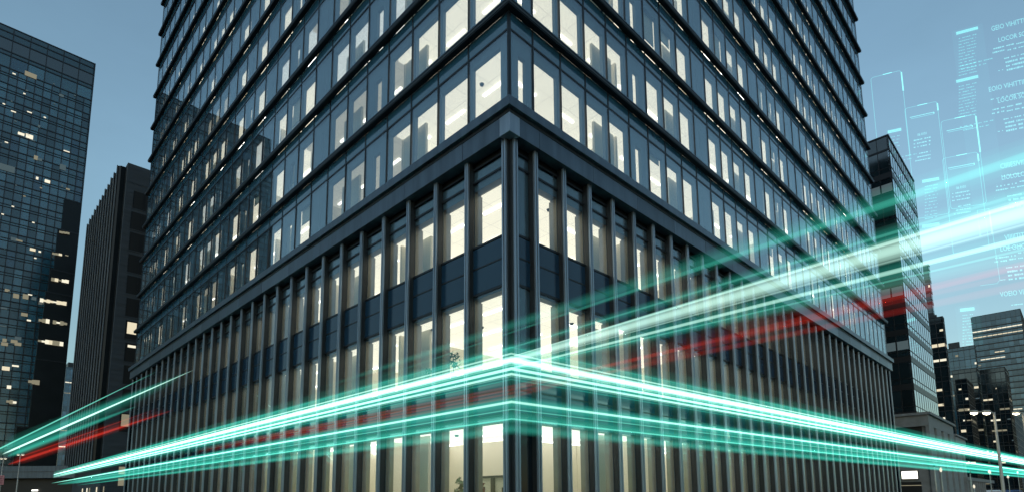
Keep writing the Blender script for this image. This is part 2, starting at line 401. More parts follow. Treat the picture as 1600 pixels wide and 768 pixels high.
for it in items[:420]:
    _, kind, side, t0, t1, zz, i, k = it
    if kind == 'U' and i > 3 and nbl < 70 and utype(side, i) in 'LN' and rb.random() < .30:
        d = rb.choice((.5, .8, 1.1, 1.7)); m = MB(); fb(m, side, t0+.11, t1-.11, -.36, -.345, zz+2.9-d, zz+2.72, M['greycream']); fb(m, side, t0+.11, t1-.11, -.37, -.335, zz+2.87-d, zz+2.9-d, M['metal']); m.build('roller_blind', tower); nbl += 1
# storeys: slab, ceiling, back wall
DEP = 7.5
storeys = [(.15, 4.35)]+[(5.9, 9.0), (10.65, 13.25)]+[(BASE0+PITCHZ*k-.05, BASE0+PITCHZ*k+2.75) for k in range(NF)]
def ringbox(m, e0, e1, z0, z1, mm, cut=0.):
    """L-shaped band along both facades between depths e0 (outer) and e1 (inner)"""
    m.prism([(e0, e0), (RR-.3, e0), (RR-.3, e1), (e1, e1), (e1, LL-.3), (e0, LL-.3)], z0, z1, mm)
cand = []
for s, (zf, zc) in enumerate(storeys):
    nxt = storeys[s+1][0] if s+1 < len(storeys) else zc+1.1
    m = MB(); m.prism([(.72, .72), (RR-.3, .72), (RR-.3, DEP+.5), (DEP+.5, DEP+.5), (DEP+.5, LL-.3), (.72, LL-.3)], zf-.14, zf, M['carpet'])
    m.build('floor_slab', tower)
    m = MB(); oe = .17 if s > 2 else .30
    rr = random.Random(s*3+1); cuts = {}
    for side, L in (('L', LL), ('R', RR)):
        t = 7.9 if s else 9.6; cuts[side] = []
        while t < L-2:
            cuts[side].append(t+rr.uniform(-.1, .1)); t += rr.choice((6.5, 8.1, 9.7))
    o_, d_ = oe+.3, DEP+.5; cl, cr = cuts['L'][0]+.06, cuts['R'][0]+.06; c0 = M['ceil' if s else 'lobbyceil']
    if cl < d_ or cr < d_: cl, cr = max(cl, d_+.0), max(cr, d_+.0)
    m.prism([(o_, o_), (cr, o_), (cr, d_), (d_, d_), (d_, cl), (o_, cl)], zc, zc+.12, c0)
    for side, L in (('L', LL), ('R', RR)):
        cc = [cl if side == 'L' else cr]+[q+.06 for q in cuts[side][1:]]+[L-.3]
        for q0, q1 in zip(cc[:-1], cc[1:]):
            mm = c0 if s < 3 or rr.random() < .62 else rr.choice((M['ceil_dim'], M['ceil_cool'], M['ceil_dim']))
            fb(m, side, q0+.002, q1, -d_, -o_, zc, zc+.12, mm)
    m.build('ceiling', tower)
    if s in (1, 2):    # dropped bulkhead behind the header
        pass
    m = MB(); dp = DEP if s else 5.0
    m.prism([(dp, dp), (RR-.3, dp), (RR-.3, dp+.2), (dp+.2, dp+.2), (dp+.2, LL-.3), (dp, LL-.3)], zf, zc, M['cream'])
    for side, L in (('L', LL), ('R', RR)):                  # cross walls between rooms
        for tt in cuts[side]: fb(m, side, tt, tt+.12, -dp+.01, -.78, zf, zc-.002, M['cream'])
    m.build('partition_wall', tower)
    for side, L in (('L', LL), ('R', RR)):
        for row, dep in enumerate((1.55, 3.4, 5.3) if s else (1.55, 2.9, 4.55)):  # lobby's last row: wall washers added to brighten the back wall
            t = dep+.3 + (.35 if row % 2 else 0)
            while t < L-3:
                ln = 1.25
                P = fw(side, t, -dep, zc); dist = (P-CAM).length
                q = pix(P); vis = -50 < q[0] < 1650 and -60 < q[1] < 768
                cand.append((dist if vis else dist+500, side, t, t+ln, dep, zc))
                t += (2.5 if row != 1 else 3.3) if s else (4.4, 3.6, 1.7)[row]
cand.sort()
def strip(m, c):
    _, side, t0, t1, dep, zc = c
    fb(m, side, t0, t1, -dep-.055, -dep+.055, zc-.05, zc-.004, M['strip'])
for c in cand[:100]:
    m = MB(); strip(m, c); m.build('ceiling_light', tower)
m = MB()
for c in cand[100:]: strip(m, c)
o = m.build('ceiling_light', tower); o['kind'] = 'stuff'
m = MB()                                                    # core, rear walls and roof close the block
m.box(DEP+.6, RR-.31, DEP+.6, LL-.31, .15, BASE0+PITCHZ*NF, M['core'])
m.build('core', tower)
m = MB(); m.box(RR-.29, RR-.02, .0, LL-.02, .15, BASE0+PITCHZ*NF, M['dkglass']); m.box(.0, RR-.3, LL-.29, LL-.02, .15, BASE0+PITCHZ*NF, M['dkglass'])
m.build('rear_wall', tower)
m = MB(); m.box(-.1, RR+.1, -.1, LL+.1, BASE0+PITCHZ*NF, BASE0+PITCHZ*NF+.9, M['metal_dk']); m.build('roof', tower)
# spandrel backing so that the slab edges are closed
m = MB()
for s, (zf, zc) in enumerate(storeys):
    if s < 3: continue
    z0 = zf-.14 if s > 3 else 15.65
    for side, L in (('L', LL), ('R', RR)): fb(m, side, .16 if side == 'R' else .161, L-.3, -.45, -.16, zc+.14+.045, zf+PITCHZ-.0, M['lining'])
for z0, z1 in ((4.6, 6.15), (9.2, 10.93), (14.2, 15.8)):
    for side, L in (('L', LL), ('R', RR)): fb(m, side, .25 if side == 'R' else .251, L-.3, -.7, -.26, z0, z1, M['black'])
m.build('slab_edge', tower)
# lobby doors and wall fittings
d = MB(); 
def lobby_door(side, t0, n, wd, h, dep):
    d = MB()
    for j in range(n):
        x = t0+j*wd
        fb(d, side, x, x+.09, -dep, -dep+.12, .15, h, M['frame']); fb(d, side, x+wd-.09, x+wd, -dep, -dep+.12, .15, h, M['frame'])
        fb(d, side, x, x+wd, -dep, -dep+.121, h-.1, h, M['frame']); fb(d, side, x+.09, x+wd-.09, -dep+.05, -dep+.07, .16, h-.1, M['pglass'])
    return d.build('lobby_door', tower)
lobby_door('L', 3.2, 4, 1.0, 2.75, 4.95)
for t, z in ((3.05, 2.0), (4.3, 1.98)):
    x = MB(); fb(x, 'R', t, t+.22, -4.99, -4.95, z, z+.2, M['metal_dk']); x.build('wall_switch', tower)
for side, t, dep, zc_ in (('L', 2.9, 1.1, 9.0), ('L', 6.1, 1.3, 9.0), ('L', 4.4, 2.6, 9.0), ('R', 2.4, 1.2, 9.0), ('R', 5.0, 1.4, 9.0), ('L', 3.4, 1.0, 13.25), ('R', 3.2, 1.0, 13.25), ('L', 1.6, 2.4, 4.35), ('R', 3.1, 2.5, 4.35), ('L', 5.2, 1.9, 4.35), ('L', 2.6, 1.0, 18.5), ('R', 2.0, 1.0, 18.5), ('R', 4.1, 1.1, 18.5)):
    q = MB(); a_, b_ = (t, dep) if side == 'R' else (dep, t); q.tube([(a_, b_, zc_-.07), (a_, b_, zc_-.002)], [.07, .10], M['metal_dk'], 14, (0, 1, 0)); q.build('ceiling_detector', tower, True)
# ------------------------------------------------------------------ plants at the windows
def plant(P, h, leafm, label, name='potted_plant', n=90, wdt=.5):
    t = thing(name, label, 'plant', P, random.uniform(0, 6), 'plants inside the windows')
    p = MB(); p.tube([(0, 0, 0), (0, 0, h*.28)], [h*.09, h*.12], M['pot'], 14, (0, 1, 0)); p.build('pot', t, True)
    s = MB(); l = MB(); rr = random.Random(int(P[0]*100))
    s.tube([(0, 0, h*.26), (.02, .01, h*.55), (0, .02, h*.8)], [.018, .014, .008], M['stem'], 6, (0, 1, 0))
    for q in range(n):
        an = rr.uniform(0, 6.283); zz = h*(.45+.55*rr.random()); rad = h*wdt*.5*math.sqrt(rr.random())*(1.1-abs(zz/h-.7)*1.6)
        c = Vector((math.cos(an)*rad, math.sin(an)*rad, zz)); a = Vector((rr.uniform(-1, 1), rr.uniform(-1, 1), rr.uniform(-.4, .8))).normalized()*h*.085
        b = a.cross(Vector((rr.uniform(-1, 1), rr.uniform(-1, 1), 1))).normalized()*h*.04
        l.quad(c-a, c+b, c+a, c-b, leafm)
        if q % 12 == 0: s.tube([(0, 0, h*.45), tuple(c)], [.009, .004], M['stem'], 5, (0, 1, 0.1))
    s.build('stem', t); l.build('foliage', t)
    return t
def sill_plant(side, px, py, h, leafm, label, e=-.84):
    n = -Ld if side == 'R' else -Rd
    P = on_plane(px, py, fw(side, 1, e, 0), n); return plant(P, h, leafm, label)
m = MB()
for side, L in (('L', LL), ('R', RR)): fb(m, side, .7, L-.3, -1.05, -.70, 6.30, 6.38, M['cream'])
m.build('window_shelf', tower)
def shelf_plant(side, px, h, leafm, label):
    n = -Ld if side == 'R' else -Rd
    P = on_plane(px, 560, fw(side, 1, -.86, 0), n); P.z = 6.38; return plant(P, h, leafm, label)
shelf_plant('L', 709, 1.1, M['leaf'], 'largest round leafy plant in the window just left of the tower corner')
shelf_plant('L', 670, .75, M['leaf'], 'small leafy plant right of a lower one in the same window left of the corner')
shelf_plant('L', 652, .62, M['leaf'], 'low leafy plant at the far left pane edge of the window with two plants')
shelf_plant('L', 555, .62, M['leaf'], 'small green plant alone in a window well left of the tower corner')
shelf_plant('R', 935, .78, M['brownleaf'], 'rust coloured plant in the third window right of the tower corner')
shelf_plant('R', 1005, .66, M['leaf'], 'small dark green plant in a window right of the rust coloured one')
def floor_plant(side, px, ytop, dep, leafm, label):
    n = -Ld if side == 'R' else -Rd
    P = on_plane(px, ytop, fw(side, 1, -dep, 0), n); h = P.z-.15; P.z = .15
    return plant(P, h, leafm, label, n=120, wdt=.34)
floor_plant('L', 724, 749, 2.2, M['leaf'], 'tall green plant beside the lobby door behind the ground floor glass')
floor_plant('L', 746, 754, 1.5, M['redleaf'], 'dark red plant in the ground floor window nearest the corner')
floor_plant('R', 1017, 751, 1.6, M['leaf'], 'tall green plant in the ground floor window right of the corner')
# ------------------------------------------------------------------ towers of the city
W_, A_, D_ = 'whitewin', 'warmwin', 'warmdim'
def grid_tower(name, label, cat, cpx, cpy, Y, lpx, rpx, panes, frame, fl=3.8, bay=1.6, bands=(), lit=(), litm=None, parapet=1.5, zb=0., rpy=None, seed=1, lpy=None, vert=True, roof_bits=(), prot=.09, sprinkle=12, rlen=None, llen=None, horiz=.22, face2=None, group=None):
    """curtain-walled block on the city grid; its near corner is seen at (cpx, cpy), its wings end at lpx / rpx"""
    C = at(cpx, cpy, Y); H = C.z
    def ext(px, D):
        n = Vector((-D.y, D.x, 0)); d = ray(px, 600); P = CAM+d*((C-CAM).dot(n)/d.dot(n)); return max(2., (P-C).dot(D))
    Lx = llen or ext(lpx, Ld); Rx = rlen or ext(rpx, Rd)
    t = thing(name, label, cat, (C.x, C.y, 0), R(45), group)
    rr = random.Random(seed)
    nf = max(2, int(round((H-zb-parapet)/fl))); fh = (H-zb-parapet)/nf
    body = MB(); body.box(.3, Rx, .3, Lx, zb, H-.3, M['black'])
    for side, L in (('R', Rx), ('L', Lx)):
        pn = face2 if (face2 and side == 'R') else panes
        nb = max(2, int(round(L/bay))); bw = L/nb
        for f in range(nf):
            z = zb+f*fh
            for i in range(nb):
                fb(body, side, i*bw, (i+1)*bw, -.25, 0, z, z+fh, pn[0 if rr.random() < (.6 if pn is not MIR else 1.) else rr.choice((1, 2))])
            fb(body, side, 0, L, 0, .06, z-horiz/2, z+horiz/2, frame)
            fb(body, side, 0, L, 0, .05, z+fh*.3-.04, z+fh*.3+.04, frame)
        fb(body, side, 0, L, -.25, 0, H-parapet, H, panes[1])
        fb(body, side, -.05 if side == 'R' else -.051, L, -.25, .10, H-.25, H, frame); fb(body, side, 0, L, 0, .07, H-parapet-.15, H-parapet+.15, frame)
        if vert:
            for i in range(nb+1): fb(body, side, i*bw-.045, i*bw+.045, 0, prot, zb, H-.25, frame)
    body.build('curtain_wall', t)
    r = MB(); r.box(.26, Rx-.1, .26, Lx-.1, H-.6, H-.3, M['core'])
    for (a0, a1, b0, b1, hh) in roof_bits: r.box(.3+a0*Rx, .3+a1*Rx, .3+b0*Lx, .3+b1*Lx, H-.3, H+hh, M['metal_dk'])
    r.build('roof', t)
    cnt = 0
    for (side, u0, u1, v, hfrac, mm) in lit:              # runs of lit rooms: along the wing (0..1), height up the wall (0..1)
        L = Rx if side == 'R' else Lx
        z = zb+round(v*nf-.5)*fh; nb = max(2, int(round(L/bay))); bw = L/nb
        i0 = max(0, int(round(u0*nb))); i1 = min(nb, max(i0+1, int(round(u1*nb))))
        for i in range(i0, i1):
            if cnt >= 95 or (i1-i0 > 3 and rr.random() < (.04 if v > .8 else .2)): continue
            x = MB(); fb(x, side, i*bw+.10, (i+1)*bw-.10, .004, .03, z+fh*.36, z+fh*(.36+hfrac*.62), M[mm]); x.build('lit_window', t); cnt += 1
    for q in range(sprinkle):                              # single rooms still lit
        side = rr.choice('LLR'); L = Rx if side == 'R' else Lx; nb = max(2, int(round(L/bay))); bw = L/nb
        i = rr.randrange(nb); z = zb+rr.randrange(nf)*fh; wd = rr.choice((.2, .35, .55, .8))
        if cnt >= 95: break
        x = MB(); fb(x, side, i*bw+.12, i*bw+.12+(bw-.24)*wd, .032, .05, z+fh*.4, z+fh*(.4+rr.choice((.1, .14, .2))), M[rr.choice((W_, W_, A_, D_, 'coolwin'))]); x.build('lit_window', t); cnt += 1
    return t, C, Lx, Rx, H, fh, nf
MIR = [mat('mirror_pane', (.50, .55, .60), .04, .9), mat('mirror_deep_pane', (.42, .47, .53), .05, .9), mat('mirror_pale_pane', (.55, .6, .65), .05, .9)]
blue = cw('blue_tower', (.012, .072, .115)); dark = cw('dark_tower', (.004, .011, .016)); teal = cw('teal_tower', (.010, .035, .055)); sky = cw('pale_blue_tower', (.03, .11, .20))
# left: tall blue glass tower, its far end at the right
def left_tower():
    Cf = at(149, 100, 100); H = Cf.z; L = 36.
    C = Cf-Rd*L
    t = thing('glass_tower', 'tall blue gridded glass tower at the left edge with a dark stepped area', 'office building', (C.x, C.y, 0), R(45))
    rr = random.Random(3); b = MB(); top = 7.85; bw = 1.19; nb = int(L/bw); x00 = L-nb*bw
    b.box(.3, L-.02, .3, 45, 0, H-.4, M['black'])
    z = H-top; rows = []
    # crown: dark panes of double width, one row of tall pale panes
    for i in range(int(nb/2)+1):
        x1 = L-i*2*bw; x0 = max(0, x1-2*bw)
        if x1 <= 0: continue
        for z0, z1, q in ((H-1.15, H, blue[1]), (H-2.45, H-1.15, blue[1]), (H-4.75, H-2.45, dark[2]), (H-5.5, H-4.75, blue[1]), (H-7.85, H-5.5, rr.choice((blue[2], sky[1], blue[0])))):
            fb(b, 'R', x0, x1, -.25, 0, z0, z1, q)
        fb(b, 'R', x1-.06, x1+.06, 0, .1, H-top, H, M['frame'])
    for zz in (H-.1, H-1.15, H-2.45, H-4.75, H-5.5, H-7.85): fb(b, 'R', 0, L, 0, .08, zz-.1, zz+.1, M['frame'])
    fh = 3.0
    while z > 4:
        for i in range(nb+1):
            x1 = L-i*bw; x0 = max(0, x1-bw)
            if x1 <= .01: continue
            q = rr.random(); pm = blue[0] if q < .55 else (blue[1] if q < .75 else (blue[2] if q < .95 else sky[1]))
            fb(b, 'R', x0, x1, -.25, 0, z-fh, z, pm)
            if fh: pass
        for zz, hh in ((z, .06), (z-1.05, .035), (z-1.5, .035)): fb(b, 'R', 0, L, 0, .09, zz-hh*1.5, zz+hh*1.5, M['frame'])
        rows.append(z-fh); z -= fh
    for i in range(nb+1): fb(b, 'R', L-i*bw-.055, L-i*bw+.055, 0, .11, 4, H-top, M['frame'])
    fb(b, 'L', 0, 45, -.25, 0, 0, H, blue[1]); b.box(L-.25, L, .0, 45, 0, H, blue[1])
    b.build('curtain_wall', t)
    r = MB(); r.box(.3, L-.3, .3, 44.8, H-.4, H-.15, M['core']); r.build('roof', t)
    # stepped near-black boxes standing just proud of the glass
    n = -Ld; O = Cf
    def tz(px, py):
        P = on_plane(px, py, O, n); return L-(Cf-P).dot(Rd), P.z
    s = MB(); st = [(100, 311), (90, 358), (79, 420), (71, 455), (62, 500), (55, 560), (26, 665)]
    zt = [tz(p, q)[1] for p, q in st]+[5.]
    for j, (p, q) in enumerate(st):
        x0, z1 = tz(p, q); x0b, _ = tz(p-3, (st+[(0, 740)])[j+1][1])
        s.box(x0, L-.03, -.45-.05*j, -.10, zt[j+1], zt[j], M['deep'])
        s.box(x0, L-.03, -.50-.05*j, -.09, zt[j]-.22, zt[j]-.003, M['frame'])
    s.build('stepped_boxes', t)
    for (p0, p1, py, hp, mm) in ((92, 113, 366, 9, 'warmdim'), (81, 106, 399, 5, 'warmwin'), (74, 112, 438, 8, 'warmwin'), (62, 103, 471, 9, 'warmwin'), (60, 104, 502, 10, 'warmdim'), (59, 98, 534, 11, 'warmwin'), (44, 61, 597, 11, 'warmdim'), (10, 30, 628, 9, 'warmdim')):
        nw = max(2, int((p1-p0)/5))
        for i in range(nw):
            if rr.random() < .12: continue
            a, zc = tz(p0+(p1-p0)*(i+.5)/nw, py+(p1-p0)*(i+.5)/nw*.14-1); wd = (p1-p0)/nw*.115*.85
            x = MB(); hh = hp*.085*rr.choice((.5, .8, .9, .35)); x.box(a-wd*.55, a+wd*.42, -.90, -.86, zc-hh/2, zc+hh/2, M[rr.choice((mm, mm, 'whitewin', 'warmdim'))]); x.build('lit_window', t)
    for (px, py, wp, hp, mm) in ((48, 118, 15, 9, 'warmdim'), (22, 116, 4, 2, 'whitewin'), (33, 210, 8, 5, 'whitewin'), (46, 214, 9, 8, 'whitewin'), (56, 247, 5, 8, 'warmdim'), (62, 250, 6, 5, 'coolwin'), (58, 279, 3, 5, 'whitewin'), (74, 284, 7, 6, 'whitewin'), (10, 263, 20, 12, 'coolwin'), (98, 262, 8, 11, 'coolwin'), (104, 237, 8, 2, 'whitewin'), (10, 223, 4, 2, 'whitewin'), (20, 323, 3, 2, 'whitewin'), (4, 335, 3, 2, 'whitewin'), (52, 348, 3, 2, 'whitewin'), (106, 296, 5, 3, 'warmdim'), (51, 390, 7, 5, 'warmwin'), (62, 393, 3, 3, 'whitewin'), (25, 462, 7, 8, 'warmdim'), (40, 463, 7, 9, 'warmdim'), (53, 466, 6, 6, 'coolwin'), (7, 531, 5, 6, 'warmdim'), (28, 528, 8, 6, 'coolwin'), (9, 575, 9, 7, 'warmwin'), (45, 500, 5, 3, 'whitewin'), (10, 453, 4, 5, 'warmdim'))+tuple((rr.randint(2, 118), rr.randint(130, 300), rr.choice((2, 3, 6)), rr.choice((2, 2, 5)), rr.choice(('coolwin', 'coolwin', 'warmdim', 'whitewin'))) for q in range(20))+tuple((rr.randint(2, 58), rr.randint(300, 640), rr.choice((3, 5, 8)), rr.choice((2, 3, 6)), rr.choice(('coolwin', 'warmdim', 'whitewin'))) for q in range(14)):
        a, zc = tz(px, py); x = MB(); x.box(a-wp*.055, a+wp*.055, -.13, -.10, zc-hp*.048, zc+hp*.048, M[mm]); x.build('lit_window', t)
    return t
left_tower()
# left: concrete block with vertical fins
def fin_block():
    C = at(200, 254, 75); H = C.z; Lx, Rx = 27., 24.
    t = thing('concrete_block', 'dark concrete building with close vertical fins behind the left end of the glass tower', 'office building', (C.x, C.y, 0), R(45))
    b = MB(); b.box(.02, Rx, .02, Lx, 0, H, M['concrete'])
    for j in range(1, int(H/1.5)): b.box(-.004, Rx, -.006, .03, j*1.5-.02, j*1.5+.02, M['concrete_dk'])
    b.build('wall', t)
    bk = MB(); bk.box(-.05, .015, .6, Lx-.2, 6.95, H-.9, M['black']); bk.build('gap_shade_sheet', t)  # black sheet behind the fins: shade of the gaps painted in
    n = 12
    for j in range(n):
        y = .9+j*(Lx-1)/n; f = MB(); f.prism([(-.95, y+.5), (-.95, y+.38), (-.6, y+.02), (.03, y+.02), (.03, y+.86), (-.6, y+.86)], 7.0, H-.35-.15*(j % 2), M['deep']); f.box(-1.03, -.945, y+.25, y+.62, 7.0, H-.3-.15*(j % 2), M['lit_edge']); f.build('fin', t)  # dark body, pale front edge: shade and sky light put into the colour
    s = MB(); s.box(-1.05, .01, .2, Lx, 6.4, 6.9, M['concrete']); s.build('string_course', t)
    tz = lambda px, py: (lambda P: ((P-C).dot(Rd), P.z))(on_plane(px, py, C, -Ld))
    rr = random.Random(5)
    wins = [(217, 314, 'black'), (213, 346, 'black'), (211, 378, 'black'), (209, 412, 'black'), (207, 445, 'black'), (206, 480, 'black'), (205, 515, 'warmwin'), (204, 550, 'black'), (202, 585, 'black'), (200, 622, 'black'), (196, 659, 'warmdim')]
    for px, py, mm in wins:
        x, z = tz(px, py); wn = MB()
        fbx = lambda a0, a1, y0, y1, z0, z1, q: wn.box(a0, a1, y0, y1, z0, z1, q)
        fbx(x-.7, x+3.2, -.012, .01, z-1.3, z+1.3, M['black'])
        for k in range(3): fbx(x-.7+1.3*k, x-.62+1.3*k, -.03, -.012, z-1.3, z+1.3, M['frame'])
        fbx(x-.8, x+3.3, -.05, .0, z-1.42, z-1.3, M['concrete'])
        w_ = wn.build('window', t)
        if mm != 'black':
            q = MB(); q.box(x-.5, x+.62, -.028, -.015, z-.55, z+1.1, M[mm]); q.build('pane', w_)
        elif rr.random() < .4:
            q = MB(); q.box(x-.4, x+.55, -.028, -.015, z+.7, z+1.05, M['whitewin']); q.build('pane', w_)
    for px, mm in ((130, 'warmwin'), (137, 'whitewin'), (152, 'warmwin'), (163, 'warmdim'), (141, 'warmdim')):   # lit slits of the base
        P = on_plane(px, 757, C, -Rd); y = (P-C).dot(Ld)
        q = MB(); q.box(-.06, -.02, y-.28, y+.28, .6, 3.6, M[mm]); q.build('lit_window', t)
    for px, py in ((191, 734), (190, 752)):
        x, z = tz(px, py); q = MB(); q.box(x-.4, x+.9, -.05, -.01, z-.5, z+.5, M['warmdim']); q.build('lit_window', t)
fin_block()
grid_tower('distant_tower', 'distant hazy blue tower in the gap left of the finned concrete block', 'office building', 104, 572, 420, 92, 135, sky, M['metal'], 4, 2.6, lit=[('R', .05, .6, .9, .3, 'whitewin'), ('R', .1, .5, .84, .3, 'warmdim'), ('R', .0, .6, .55, .3, 'warmdim'), ('R', .1, .5, .42, .3, 'whitewin')], roof_bits=((.1, .35, .2, .8, 5),), seed=9, vert=True)
# low building with a long canopy at the left
def low_block():
    C = at(205, 727, 90); Lx = 70; C = Vector((C.x, C.y, 0))
    H = at(60, 727, 90).z
    t = thing('low_building', 'long low building with a blue grey canopy and lit shopfront at bottom left', 'building', (at(120, 727, 90).x, 90, 0), R(0))
    a = MB(); a.box(-75, 3, 0, 9, H-1.9, H, M['metal_c']); a.box(-75, 3.05, -.06, .0, H-.95, H-.88, M['frame']); a.build('canopy', t)
    a = MB(); a.box(-75, 2.4, 1.2, 8.5, .0, H-1.9, M['black']); a.build('wall', t)
    for k, px in enumerate((15, 40, 70, 88, 104)):
        P = at(px, 760, 90); x = P.x-t.location.x; q = MB(); q.box(x-1.0, x+.9, 1.10, 1.19, .4, 2.9, M['warmdim'] if k != 3 else M['coolwin']); q.box(x-1.05, x-.93, 1.04, 1.2, .2, 3.1, M['warmdim']); q.build('shop_window', t)
    q = MB(); P = at(46, 765, 90); x = P.x-t.location.x; q.box(x-.5, x+.45, 1.0, 1.08, P.z-.1, P.z+.12, M['sign']); q.build('lit_sign', t)
low_block()
# right: dark glass tower behind the main tower
PZ = at(1443, 641, 77).z
rt, C, Lx, Rx, H, fh, nf = grid_tower('dark_glass_tower', 'dark glass tower directly behind the right end of the main tower', 'office building', 1387, 210, 80, 1330, 1462, dark, M['frame'], 4.2, 1.7, prot=.03, sprinkle=0, parapet=2.4, zb=PZ, seed=21, face2=MIR, lit=[('L', .05, .55, .40, .55, 'coolwin'), ('L', .1, .5, .86, .5, 'coolwin'), ('L', .1, .5, .22, .5, 'coolwin')], horiz=.9)
# its stone podium
p = MB()
e = 1.6
def stone_podium(par, Rx, Lx, e, top, n, bay, gap=(.9, 1.9)):
    p = MB(); p.box(-e+.5, Rx+.4, -e+.5, Lx, 0, top-.35, M['stone'])
    p.box(-e+.06, Rx+.8, -e+.06, Lx, top-1.9, top-.35, M['stone'])
    p.box(-e-.25, Rx+1.1, -e-.25, Lx, top-.35, top, M['stone'])
    p.build('podium', par)
    for k in range(n):
        x = -e+.15+k*bay; q = MB(); q.box(x, x+bay-2.0, -e+.07, -e+.52, 0, top-1.9, M['stone']); q.build('pilaster', par, bevel=.03)
        q = MB(); q.box(x+bay-1.95, x+bay-.05, -e+.44, -e+.50, 4.6, top-2.6, M['black']); w_ = q.build('window', par)
        q = MB(); q.box(x+bay-1.9, x+bay-1.35, -e+.41, -e+.435, 5.0, top-2.9, M['warmdim']); q.build('lamp_glow', w_)
stone_podium(rt, Rx, Lx, e, PZ, 5, 5.6)
q = MB(); P0 = on_plane(1418, 670, C-Rd*e, -Rd); yy = (P0-C).dot(Ld); q.box(-e+.47, -e+.52, yy-1.6, yy+1.9, P0.z-1.5, P0.z+.6, M['black']); q.build('window', rt)
q = MB(); q.box(-e+.44, -e+.47, yy-1.5, yy+1.8, P0.z+.35, P0.z+.5, M['warmdim']); q.build('lit_window', rt)
P0 = on_plane(1421, 741, C-Rd*e, -Rd); yy = (P0-C).dot(Ld)
q = MB(); q.box(-e+.47, -e+.52, yy-1.2, yy+1.3, 0, P0.z-.95, M['black']); q.box(-e+.40, -e+.47, yy-1.2, yy+1.3, P0.z-1.5, P0.z-1.4, M['warmdim']); q.build('doorway', rt)
sg = thing('wall_sign', 'glowing white box sign over a doorway on the grey stone podium', 'sign', tuple(C-Rd*e+Ld*yy+Vector((0, 0, P0.z-C.z))), R(45))
q = MB(); q.box(.1, .47, -1.0, 1.0, -.6, .6, M['frame']); q.build('sign_case', sg)
q = MB(); q.box(.06, .098, -.92, .92, -.52, .52, M['sign']); q.build('sign_face', sg)
# second stone building further on
def stone_house():
    C = at(1492, 677, 120); t = thing('stone_building', 'smaller grey stone building past the stone podium on the right', 'building', (C.x, C.y, 0), R(45))
    top = C.z; Rx, Lx = 14., 16.
    stone_podium(t, Rx, Lx, 0., top, 3, 4.6)
stone_house()
W = 'whitewin'; A = 'warmwin'; D = 'warmdim'
grid_tower('ribbed_tower', 'slim dark ribbed tower whose top shows just right of the dark glass tower', 'office building', 1450, 412, 150, 1437, 1467, dark, M['metal_dk'], 3.2, 1.1, face2=blue, seed=31, horiz=.8, vert=False)
grid_tower('dark_tower', 'dark tower with a lit band near its flat top, right of the stone podium', 'office building', 1472, 493, 130, 1449, 1486, dark, M['frame'], 3.6, 1.3, seed=32, face2=blue, lit=[('L', .15, .95, .86, .35, A), ('L', .1, .9, .83, .25, W), ('R', .0, .8, .9, .3, A), ('L', .4, .95, .65, .25, A), ('L', .3, .7, .58, .25, A), ('L', .2, .8, .45, .25, W), ('L', .5, .8, .33, .25, A), ('L', .2, .5, .2, .3, D), ('R', .3, .6, .3, .3, D)], roof_bits=((.2, .6, .2, .6, .8),))
grid_tower('blue_office_tower', 'mid height blue tower with two bright bands under its roof', 'office building', 1523, 538, 230, 1485, 1530, blue, M['frame'], 4, 1.8, seed=33, lit=[('L', .02, 1., .86, .35, W), ('L', .02, .9, .8, .3, A), ('L', .3, .8, .72, .25, A), ('R', .0, .9, .82, .3, A)], roof_bits=((.2, .8, .5, .9, 2.5),))
grid_tower('low_dark_tower', 'dark tower standing before the mid height blue one, a pale vertical light on its side', 'office building', 1526, 573, 200, 1490, 1532, dark, M['metal_dk'], 3.8, 1.8, seed=34, face2=blue, lit=[('L', .1, .5, .5, .3, D), ('R', .1, .9, .4, .3, W), ('R', .2, .8, .6, .3, A), ('R', .1, .9, .25, .3, W)])
grid_tower('short_dark_tower', 'shortest dark tower behind the street lamp arm', 'office building', 1510, 590, 175, 1493, 1520, dark, M['frame'], 3.4, 1.3, seed=35, lit=[('L', .2, .9, .8, .4, D), ('L', .3, .7, .62, .4, A), ('L', .1, .5, .45, .3, D), ('L', .2, .8, .3, .3, A), ('R', .2, .8, .7, .4, D), ('R', .3, .6, .4, .4, D)])
grid_tower('black_tower', 'wide black tower with scattered lights in front of the big blue tower', 'office building', 1570, 572, 190, 1533, 1578, dark, M['frame'], 3.6, 1.5, seed=36, lit=[('L', .55, .95, .82, .25, A), ('L', .1, .4, .7, .25, D), ('L', .5, .8, .62, .25, W), ('L', .2, .9, .5, .25, D), ('L', .6, .8, .42, .25, A), ('L', .3, .5, .3, .25, A), ('R', .1, .7, .8, .3, A), ('R', .2, .9, .6, .3, D), ('R', .2, .8, .38, .3, W)])
grid_tower('big_blue_tower', 'tallest blue tower at the right edge with lit rows under its broad top', 'office building', 1594, 481, 380, 1529, 1625, blue, M['metal_dk'], 4.2, 2.6, seed=37, parapet=5, lit=[('L', .02, .98, .945, .3, W), ('L', .02, .98, .905, .25, A), ('L', .35, .6, .82, .25, A), ('L', .3, .9, .77, .25, W), ('L', .65, .75, .6, .25, A), ('L', .75, .98, .5, .25, A), ('L', .2, .4, .48, .25, W), ('L', .6, .8, .3, .25, A), ('L', .8, .98, .2, .25, A), ('R', .1, .8, .6, .3, A)], roof_bits=((.1, .8, .1, .3, 3), (.2, .5, .4, .6, 2), (.1, .5, .75, .95, 2.5)), horiz=.9)
grid_tower('slim_blue_tower', 'slim pale blue tower just behind the foot of the big blue tower', 'office building', 1583, 640, 300, 1577, 1592, sky, M['metal'], 4, 2., seed=38)
